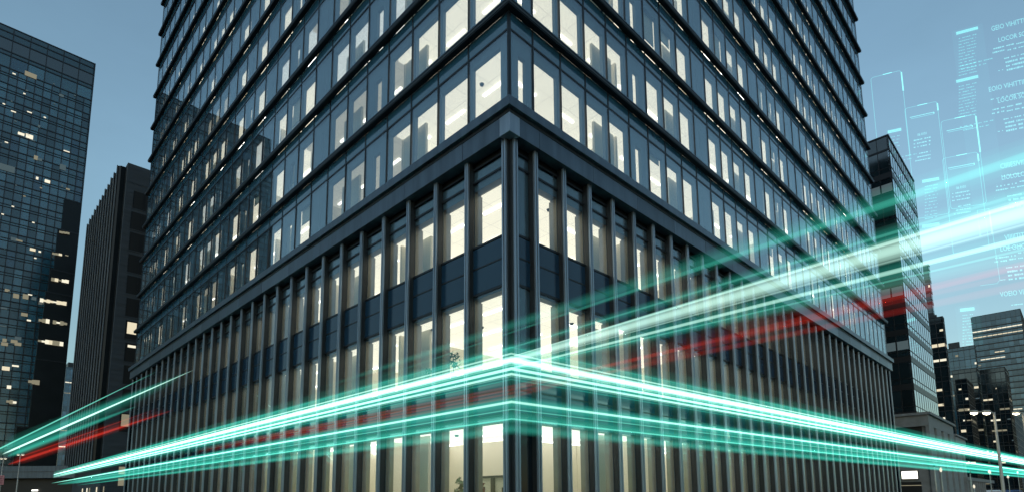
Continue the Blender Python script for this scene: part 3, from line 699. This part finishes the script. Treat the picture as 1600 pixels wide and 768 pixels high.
# ------------------------------------------------------------------ street furniture
def lamp(px, ytop, Y, arms, label, head=True, h=None, hot='hot', lean=0):
    P = at(px, ytop, Y); t = thing('street_lamp', label, 'street lamp', (P.x, P.y, 0), 0, 'street lamps')
    m = MB(); m.tube([(0, 0, 0), (0, 0, .9), (0, 0, P.z)], [.14, .11, .065], M['pole'], 12, (0, 1, 0)); m.build('pole', t, True)
    for dx, r in arms:
        m = MB(); m.tube([(0, 0, P.z-.06), (dx*.5, 0, P.z+.03), (dx, 0, P.z+.02)], [.05, .045, .04], M['pole'], 8, (0, 1, 0)); m.build('arm', t, True)
        hd = MB(); s = 1 if dx > 0 else -1
        hd.tube([(dx-s*r, 0, P.z+.05), (dx-s*r*.6, 0, P.z+.05), (dx+s*r*.7, 0, P.z+.05), (dx+s*r, 0, P.z+.05)], [.04, .1, .1, .03], M['pole'], 10, (0, 0, 1), 1.6); ho = hd.build('lamp_head', t, True)
        l = MB(); l.tube([(dx-s*r*.7, 0, P.z-.06), (dx, 0, P.z-.09), (dx+s*r*.8, 0, P.z-.06)], [.05, .09, .04], M[hot], 10, (0, 0, 1), 1.4); l.build('lens', ho, True)
    return t
lamp(1553, 643, 38, ((-.5, .28), (-1.35, .26)), 'tall street lamp with two bright heads on one arm, right of the glass tower')
lamp(1598, 644, 46, ((-.55, .3),), 'street lamp cut by the right edge of the photo')
lamp(5.5, 715, 80, ((-.28, .22), (.28, .22)), 'leftmost street lamp with the pink sign on its pole', hot='whitewin')
lamp(32, 709, 84, ((-.32, .22), (.34, .25)), 'T shaped street lamp second from the left edge', hot='whitewin')
P = at(3, 749, 79.8); t = thing('street_sign', 'dusty pink rectangular sign on the leftmost lamp pole', 'sign', tuple(P), 0)
m = MB(); m.box(-.55, .5, -.24, -.2, -.65, .65, M['pink']); m.build('sign_board', t, bevel=.01)
m = MB(); rr = random.Random(2)
for r_ in range(4):
    x = -.4
    while x < .36:
        wd = rr.uniform(.05, .12); m.box(x, x+wd, -.252, -.241, .38-r_*.28, .50-r_*.28, M['pinkdk']); x += wd+.04
m.build('lettering', t)
m = MB(); m.box(-.05, .3, -.2, -.12, -.05, .05, M['pole']); m.build('bracket', t)
def globe_lamp(px, py, Y, label, r=.2, hot='whitewin'):
    P = at(px, py, Y); t = thing('post_lamp', label, 'lamp', (P.x, P.y, 0), 0, 'small post lamps')
    m = MB(); m.tube([(0, 0, 0), (0, 0, P.z-.1)], [.06, .035], M['pole'], 10, (0, 1, 0)); m.build('pole', t, True)
    m = MB(); m.tube([(0, 0, P.z-.18), (0, 0, P.z-.1), (0, 0, P.z), (0, 0, P.z+.12), (0, 0, P.z+.2)], [.05, r*.8, r, r*.7, .02], M[hot], 12, (0, 1, 0)); m.build('globe', t, True)
    return t
globe_lamp(1470, 733, 48, 'post lamp with glowing globe in front of the stone podium pilasters', .10)
globe_lamp(1546, 736, 62, 'post lamp with oval glowing head left of the tall double lamp pole', .14)
globe_lamp(1575, 744, 75, 'small bright post lamp just right of the tall double lamp pole', .13)
globe_lamp(1590, 737, 90, 'faint post lamp near the right edge under the light trail', .12)
globe_lamp(1522, 759, 60, 'lowest post lamp glowing close to the ground before the columns', .10)
def post(px, ytop, Y, label):
    P = at(px, ytop, Y); m = MB(); m.tube([(P.x, P.y, 0), (P.x, P.y, P.z)], [.06, .05], M['pole'], 10, (0, 1, 0)); m.tube([(P.x, P.y, P.z-.35), (P.x, P.y, P.z-.05)], [.09, .09], M['metal_dk'], 10, (0, 1, 0))
    tag(m.build('banner_pole', None, True), label, 'pole', 'thin poles on the right pavement')
post(1459, 722, 52, 'thin pale pole left of the globe lamp by the stone podium')
post(1515, 733, 56, 'thin leaning light pole before the dark colonnade')
def van(px, ytop, Y, label, body, hh=2.5):
    P = at(px, ytop, Y); z = P.z; t = thing('parked_van', label, 'van', (P.x, P.y, 0), R(8), 'parked vans')
    m = MB(); m.prism([(-2.6, -.95), (2.6, -.95), (2.75, -.7), (2.75, .7), (2.6, .95), (-2.6, .95)], .45, 1.35, body)
    m.prism([(-2.55, -.9), (1.55, -.9), (1.9, -.7), (1.9, .7), (1.55, .9), (-2.55, .9)], 1.352, z-.12, body)
    m.prism([(-2.45, -.8), (1.3, -.8), (1.5, -.6), (1.5, .6), (1.3, .8), (-2.45, .8)], z-.118, z, body); m.build('body', t, bevel=.05)
    m = MB(); m.box(-.9, 1.3, -.925, -.902, 1.5, z-.35, M['dkglass']); m.build('side_window', t)
    m = MB(); m.box(1.88, 1.93, -.65, .65, 1.45, z-.3, M['dkglass']); m.build('windscreen', t)
    for x in (-1.7, 1.75):
        for y in (-.85, .85):
            m = MB(); m.tube([(x, y-.12, .36), (x, y+.12, .36)], [.36, .36], M['tyre'], 18); m.build('wheel', t, True)
van(1548, 764.5, 120, 'white van roof left of the lamp pole foot at bottom right', M['vanwhite'])
van(1581, 764.5, 130, 'blue van with its roof showing right of the lamp pole foot', M['vanblue'])
# dark colonnade at the far right street front
def arcade():
    C = at(1512, 746, 100); t = thing('colonnade', 'dark colonnade with warm lit gaps at street level on the right', 'building', (C.x, C.y, 0), R(45)); top = at(1512, 744, 100).z
    m = MB(); m.box(0, 40, 0, 10, top-.6, top, M['stone']); m.box(.5, 40, 3, 10, 0, top-.6, M['black']); m.build('roof_slab', t)
    for k in range(9):
        m = MB(); m.box(.2+k*3, 1.0+k*3, .1, .9, 0, top-.6, M['stone']); m.build('column', t)
        m = MB(); m.box(1.2+k*3, 2.6+k*3, 2.9, 2.96, .3, top-1.2, M['warmdim' if k % 3 else 'coolwin']); m.build('lit_window', t)
arcade()
# ------------------------------------------------------------------ trails of light
GS = .5
TEAL, WHT, RED = (.05, .60, .45), (.62, 1., .86), (.9, .05, .03)
def trail(label, strands, group, cat='light trail'):
    P0 = strands[0][0][0]; t = thing('light_trail', label, cat, (0, 0, 0), 0, group)
    for pts, r, col, st, taper, ratio in strands:
        # resample so that the ends can fade out to a point
        P = [Vector(p) for p in pts]; rs = list(r) if isinstance(r, (list, tuple)) else [r]*len(P)
        Q, q = [], []
        a, b = taper
        if a > 0:
            d = P[1]-P[0]
            for s in (0, .04, .12, .3, .6, 1.): Q.append(P[0]+d*a*s); q.append(rs[0]*(0.02+.98*math.sqrt(s)))
        else: Q.append(P[0]); q.append(rs[0])
        for j in range(1, len(P)-1): Q.append(P[j]); q.append(rs[j])
        if b > 0:
            d = P[-2]-P[-1]
            for s in (1., .6, .3, .12, .04, 0): Q.append(P[-1]+d*b*s); q.append(rs[-1]*(.02+.98*math.sqrt(s)))
        else: Q.append(P[-1]); q.append(rs[-1])
        big = max(q) > .1
        for sc, share in (((1.3, .30), (.9, .38), (.5, .60)) if big else ((1., 1.),)):
            key = ('glow', col, round(st*share, 2))
            if key not in M: M[key] = glowvol('trail_glow', col, st*share*GS)
            m = MB(); m.tube(Q, [x*sc for x in q], M[key], 14, (0, 0, 1), ratio); m.build('halo' if big else 'strand', t, True)
    return t
# wrap-around bundle: level lines one metre off both facades
eW = 1.0
def wrapline(z, pl=(75, 0), pr=1680, dz_r=0., e=eW):
    a = on_plane(pl[0], 745, fw('L', 1, e, 0), -Rd); a.z = z-pl[1]
    cn = Vector((TX0, TY0-e/RT, z))
    dr = (Rd*1.0+Vector((.052, -.052, 0))).normalized()
    n = Vector((dr.y, -dr.x, 0)); dd = ray(pr, 735); b = CAM+dd*((cn-CAM).dot(n)/dd.dot(n)); b.z = z+dz_r
    return [a, cn, b]
def zc(y): return EYE+4.27-(y-570)/47.
S_ = []
def wl(y, r, col, st, pl=75, ratio=.5, dz=0.3, taper=(.25, 0)): S_.append((wrapline(zc(y), (pl, 0), dz_r=dz), (r*.5, r, r*.6), col, st, taper, ratio))
wl(570, .105, WHT, 17, 75, .35)
wl(571, .25, TEAL, 1.3, 73)
wl(560.5, .035, WHT, 12, 74)
wl(583, .055, WHT, 13, 76); wl(591, .045, WHT, 13, 76)
wl(587, .22, TEAL, 1.2, 76)
wl(575, .75, TEAL, .19, 72)
wl(551, .02, TEAL, 8, 74); wl(577.5, .018, WHT, 11, 77); wl(599, .02, TEAL, 8, 78); wl(594.5, .015, WHT, 9, 78); wl(554, .13, TEAL, 1.4, 72)
trail('bright white and teal band of light wrapped round the tower corner above the ground floor', S_, 'light trails')
S_ = []
wl(632, .045, WHT, 12, 81); wl(632, .18, TEAL, 1.7, 80); wl(643, .022, (.2, .9, .7), 12, 110); wl(657, .03, (.2, .9, .7), 12, 113); wl(655, .14, TEAL, 1.2, 110); wl(672, .13, TEAL, 1.5, 120); wl(648, .55, TEAL, .30, 90)
trail('thin teal lines of light along the window heads of the ground floor', S_, 'light trails')
# lines rising from the corner to the upper right, towards the viewer
YN = 7.5
cY = TY0-eW/RT-.05
def rise(x0, y0, y1, Y0=None, x1=1640, Y1=YN): return [at(x0, y0, Y0 or cY), at(x1, y1, Y1)]
wb = at(1000, 600, 16)
S_ = [(rise(797, 563, 320), (.11, .175), WHT, 6.0, (.02, 0), .35),
      (rise(797, 557, 304), (.018, .035), WHT, 13, (.02, 0), .6),
      (rise(797, 575, 362), (.03, .045), WHT, 10, (.02, 0), .6),
      (rise(797, 575, 366), (.14, .17), TEAL, 1.2, (.02, 0), .5),
      (rise(797, 570, 340), (.012, .018), WHT, 9, (.02, 0), .6), (rise(797, 577, 380), (.014, .02), (.2, .9, .7), 9, (.02, 0), .6), (rise(797, 560, 296), (.03, .05), TEAL, 3, (.02, 0), .6),
      (rise(797, 567, 330), (.40, .5), TEAL, .10, (.02, 0), .5)]
trail('widening white beam of light rising from the corner to the right edge', S_, 'light trails')
S_ = [(rise(500, 606, 232, 19.5), (.13, .22), TEAL, 1.0, (.5, 0), .5), (rise(560, 600, 232, 19.5), (.03, .08), (.1, .8, .6), 3.2, (.5, 0), .5),
      (rise(640, 590, 290, 17.5), (.08, .13), TEAL, 1.7, (.4, 0), .5), (rise(640, 590, 290, 17.5), (.02, .03), (.2, .9, .7), 6, (.4, 0), .5),
      (rise(860, 560, 392), (.08, .12), TEAL, 1.3, (.5, 0), .5)]
trail('faint teal streaks of light above the widening beam', S_, 'light trails')
# red lines: along the left facade, then up to the right behind the beam
def redline(y, y1, r0, r1, st, pl=300):
    a = wrapline(zc(y), (pl, 0), e=.8)[0]; cn = at(797, y, TY0-.8/RT); return ([a, cn, at(1640, y1, 9.)], (r0, r0*.9, r1), RED, st, (.5, 0), .4)
S_ = [redline(608, 404, .05, .08, 1.9), redline(614, 436, .045, .08, 1.6, 340), redline(603, 418, .05, .05, 1.6), redline(620, 404, .05, .045, 1.4, 420), redline(612, 395, .22, .34, .18)]
trail('dim red streaks of light beneath the bright band, rising on to the right', S_, 'light trails')
# the pair of bundles at the far left
def lft(x0, y0, x1, y1, Y0=34, Y1=40): return [at(x0, y0, Y0), at(x1, y1, Y1)]
S_ = [(lft(-15, 707, 246, 579), .045, (.2, .9, .7), 15, (0, .6), .6), (lft(3, 709, 305, 576), .06, WHT, 22, (.05, .6), .6), (lft(11, 712, 215, 633), .16, TEAL, 3.2, (.08, .6), .5),
      (lft(-5, 709, 280, 590), .55, TEAL, .5, (.1, .7), .4), (lft(-5, 705, 300, 578), .22, TEAL, 1.5, (.05, .6), .4)]
trail('teal streaks of light crossing the concrete block at the left edge', S_, 'light trails')
S_ = [(lft(12, 725, 272, 639, 33, 39), .08, RED, 4.6, (.08, .5), .5), (lft(12, 725, 272, 639, 33, 39), .2, RED, .6, (.08, .5), .5), (lft(25, 715, 250, 636, 33, 39), .05, RED, 4., (.1, .6), .5), (lft(20, 718, 262, 638, 33, 39), .36, RED, .22, (.1, .7), .4)]
trail('red streaks of light below the teal ones at the left edge', S_, 'light trails')
# ------------------------------------------------------------------ projected city of light at the right
hm = holo('projected_light', (.12, .78, .68), .10); hb = holo('projected_bright_light', (.20, .95, .82), .16); hf = holo('projected_faint_light', (.10, .60, .60), .008); ht = holo('projected_text_light', (.25, .95, .85), .11)
Hd = Vector((.92, -.39, 0)).normalized(); Hn = Vector((Hd.y, -Hd.x, 0))
HO = at(1500, 300, 104)
class HP:
    """a projected panel in its own upright plane; everything is laid out in metres on it"""
    def __init__(s, label, px, py, off=0.):
        s.O = on_plane(px, py, HO+Hn*off, Hn); s.t = thing('hologram', label, 'hologram', tuple(s.O), math.atan2(Hd.y, Hd.x), 'projected teal panels of light')
        s.off = off
    def xy(s, px, py):
        P = on_plane(px, py, s.O, Hn); return (P-s.O).dot(Hd), P.z-s.O.z
    def bar(s, m, p0, p1, h, mm, th=.06):
        (x0, z0), (x1, z1) = s.xy(*p0), s.xy(*p1); m.box(x0, x1, -th, 0, (z0+z1)/2-h/2, (z0+z1)/2+h/2, mm)
    def outline(s, x0, z1, x1, z0, wd, mm, r=.9, bottom=True):
        pts = []
        if bottom: pts.append((x0+r, z0))
        pts += [(x0, z0)] if not bottom else []
        def arc(cx, cz, a0, a1): return [(cx+r*math.cos(a0+(a1-a0)*k/5), cz+r*math.sin(a0+(a1-a0)*k/5)) for k in range(6)]
        if bottom: pts = arc(x0+r, z0+r, -math.pi/2, -math.pi)
        pts += arc(x0+r, z1-r, math.pi, math.pi/2)+arc(x1-r, z1-r, math.pi/2, 0)
        if bottom: pts += arc(x1-r, z0+r, 0, -math.pi/2)+[(x0+r, z0)]
        else: pts += [(x1, z0)]
        m = MB(); m.tube([(x, 0, z) for x, z in pts], wd, mm, 6, (0, 1, 0)); return m.build('outline', s.t)
    def words(s, lines, name='lettering'):
        """lines of (text, px, py, height m)"""
        for tx, px, py, h, mm in lines:
            m = MB(); x, z = s.xy(px, py)
            cu = bpy.data.curves.new('lettering', 'FONT'); cu.body = tx; cu.size = h*1.12; cu.extrude = .02; cu.resolution_u = 2
            ob = bpy.data.objects.new('tmp', cu); COL.objects.link(ob); dg = bpy.context.evaluated_depsgraph_get(); me = bpy.data.meshes.new_from_object(ob.evaluated_get(dg))
            k = len(m.v); i = m.slot(mm)
            m.v += [(x+v.co.x*.62, -v.co.z, z+v.co.y) for v in me.vertices]; m.f += [tuple(k+q for q in p.vertices) for p in me.polygons]; m.m += [i]*len(me.polygons)
            COL.objects.unlink(ob); bpy.data.objects.remove(ob); bpy.data.curves.remove(cu); bpy.data.meshes.remove(me)
            m.build(name, s.t)
    def dashes(s, rows, mm, seed):
        """rows of (px0, px1, py, height): tiny illegible marks"""
        rr = random.Random(seed)
        for p0, p1, py, h in rows:
            m = MB(); x0, z = s.xy(p0, py); x1, _ = s.xy(p1, py-.22*(p1-p0)); x = x0
            while x < x1:
                wd = rr.uniform(.10, .34); hh = h*rr.uniform(.6, 1)
                m.box(x, min(x1, x+wd), -.04, 0, z-hh/2, z+hh/2, mm); x += wd+rr.choice((.06, .08, .1, .35))
            m.build('text_row', s.t)
def phone(label, x0, x1, yt, ybot, off, seed, bar=None, text=None, bottom=True, fill=True, edge=None):
    h = HP(label, x0, yt, off); a, z1 = 0, 0; b = h.xy(x1, yt-.22*(x1-x0))[0]; z0 = h.xy(x0, ybot)[1]
    h.outline(0, z1, b, z0, .045, hm, .5, bottom)
    if fill:
        m = MB(); m.box(.1, b-.1, .05, .1, z0+.1, z1-.1, hf); m.build('panel', h.t)
    m = MB(); m.box(b*.4, b*.7, -.09, -.03, z1-.06, z1+.06, hb); m.box(b-.11, b+.11, -.09, -.03, z1-(edge or 2.), z1-.5, hb); m.build('edge_glow', h.t)
    if bar:
        m = MB(); m.box(b*.13, b*.88, -.06, 0, z1-bar, z1-bar+.08, hb); m.box(b*.16, b*.86, -.06, 0, z1-bar-.34, z1-bar-.26, hm); m.box(b*.86, b*.88, -.06, 0, z1-bar-.3, z1-bar+.08, hb); m.build('header_bar', h.t)
    if text:
        h.words([('06 0101', x0+(x1-x0)*.40, text-2, .7, ht)])
        h.dashes([(x0+(x1-x0)*.28, x0+(x1-x0)*.80, text+5+k*5.5, .26) for k in range(3)]+[(x0+(x1-x0)*(.45-.06*k), x0+(x1-x0)*.80, text+25+k*6, .24) for k in range(3)], ht, seed)
    return h
phone('tallest empty rounded outline of teal light beside the main tower', 1360.5, 1408, 122, 255, 4, 1, bottom=False, fill=False, edge=4.5)
phone('rounded teal light panel with a double header bar, left of two overlapping ones', 1413.5, 1464, 170, 345, 2, 2, bar=2.2, text=215, fill=True)
phone('upper of the two overlapping teal light panels', 1470, 1524, 190, 330, 1, 3, bar=2.3, edge=8.)
phone('lower of the two overlapping teal light panels', 1472.5, 1527, 248, 400, -1, 4, bar=2.3, text=298)
def column(label, x0, x1, yt, ybot, heads, off, seed, fill=True):
    h = HP(label, x0, yt, off); b = h.xy(x1, yt-.22*(x1-x0))[0]; z0 = h.xy(x0, ybot)[1]
    if fill:
        m = MB(); m.box(-.6, b+.8, .05, .2, z0, .8, hf); m.build('panel', h.t)
    for j, (hy, n, dy) in enumerate(heads):
        x, z = h.xy(x0, hy); m = MB(); m.box(x, x+b, -.08, -.02, z-.28, z+.28, hb); m.box(x-.25, x+b+.25, -.02, .04, z-.55, z+.55, hf); m.build('header_bar', h.t)
        h.dashes([(x0+4, x1-2-(k % 3), hy+8+k*dy, .17) for k in range(n)], hm, seed+j)
    return h
column('tall faint column of teal light with two bright headers and many lines', 1494, 1528, 53, 330, ((53, 13, 4.8), (128, 11, 4.8)), 6, 11)
column('short stack of teal lines beside the dark glass tower roof', 1387, 1408, 207, 262, ((207, 8, 5.2),), 7, 12, False)
column('stack of teal lines under the left double header panel', 1441, 1467, 284, 370, ((284, 11, 5), (354, 2, 5)), 5, 13, False)
column('faint column of teal lines in the sky left of the big blue tower', 1500, 1522, 484, 540, ((484, 11, 4.6),), 9, 14, True)
h = HP('narrow bracket outline of teal light below the overlapping panels', 1527, 329, 0)
b = h.xy(1545, 325)[0]; z0 = h.xy(1527, 446)[1]
m = MB(); m.tube([(-.05, 0, -3.5), (0, 0, 0), (b, 0, 0), (b+.3, 0, z0+.6), (b-.2, 0, z0), (-.9, 0, z0)], .04, hm, 6, (0, 1, 0)); m.build('outline', h.t)
m = MB(); m.box(b-.1, b+.12, -.06, 0, -5, -.6, hb); m.box(-.1, .1, -.06, 0, -5.2, -3., hm); m.build('edge_glow', h.t)
def code(label, y0, off, head, sub, seed, xh=1549, xs=1560):
    h = HP(label, xh, y0, off)
    h.words([(head, xh, y0, 1.25, ht), (sub, xs, y0+17.5, 1.2, ht)])
    rows = [(xh+3, 1612, y0+12, .2)] if seed % 2 else []
    rows += [(xs-8, xs+24, y0+28, .3), (xs+28, 1615, y0+20, .3), (xs-9, xs+10, y0+34, .3), (xs+14, 1615, y0+30, .26), (xs+9, 1610, y0+43, .26), (xs+11, 1600, y0+49, .38), (xs+12, 1600, y0+55, .38), (xs+13, 1600, y0+61, .38), (xs+0, xs+8, y0+62, .15)]
    h.dashes(rows, ht, seed)
code('topmost block of teal lettering at the right edge', 49, 3, 'GEIO VIHITTITI', 'LOCOR SOIII', 22)
code('second block of teal lettering from the top at the right edge', 144, 3, 'EOIO VIHITTIII!', 'LOCOR SOOO', 23, 1545, 1559)
code('third block of teal lettering, just above the widening beam', 264, 3, 'CIIIIESIVIITITEI', 'LIOLOLOE XOE', 25, 1563, 1565)
code('lowest block of teal lettering, under the widening beam', 375, 3, 'VIIIIITITEIII', 'LOE OLIOE NEO', 27, 1570, 1563)
h = HP('stray lines of teal lettering crossing the tall column', 1497, 104, 4)
h.dashes([(1500, 1552, 104, .25), (1502, 1541, 109, .2), (1500, 1552, 199, .22), (1505, 1545, 204, .2), (1405, 1432, 246, .2), (1408, 1424, 251, .2)], hm, 41)
h = HP('last short heading of teal lettering below the blocks', 1563, 463, 3)
h.words([('VOEIO VITTEO', 1563, 463, 1.2, ht)]); h.dashes([(1580, 1612, 476, .2)], ht, 42)
# ------------------------------------------------------------------ render settings
S.view_settings.view_transform = 'Standard'; S.view_settings.look = 'None'; S.view_settings.gamma = 1; S.view_settings.exposure = 1.0
S.render.engine = 'CYCLES'
c = S.cycles
c.use_denoising = True
try: c.denoiser = 'OPENIMAGEDENOISE'
except Exception: pass
c.max_bounces = 7; c.diffuse_bounces = 3; c.glossy_bounces = 4; c.transparent_max_bounces = 40; c.transmission_bounces = 4; c.volume_bounces = 0
c.sample_clamp_indirect = 3; c.sample_clamp_direct = 0; c.caustics_reflective = False; c.caustics_refractive = False
c.use_adaptive_sampling = True; c.adaptive_threshold = .02
bpy.context.view_layer.update()
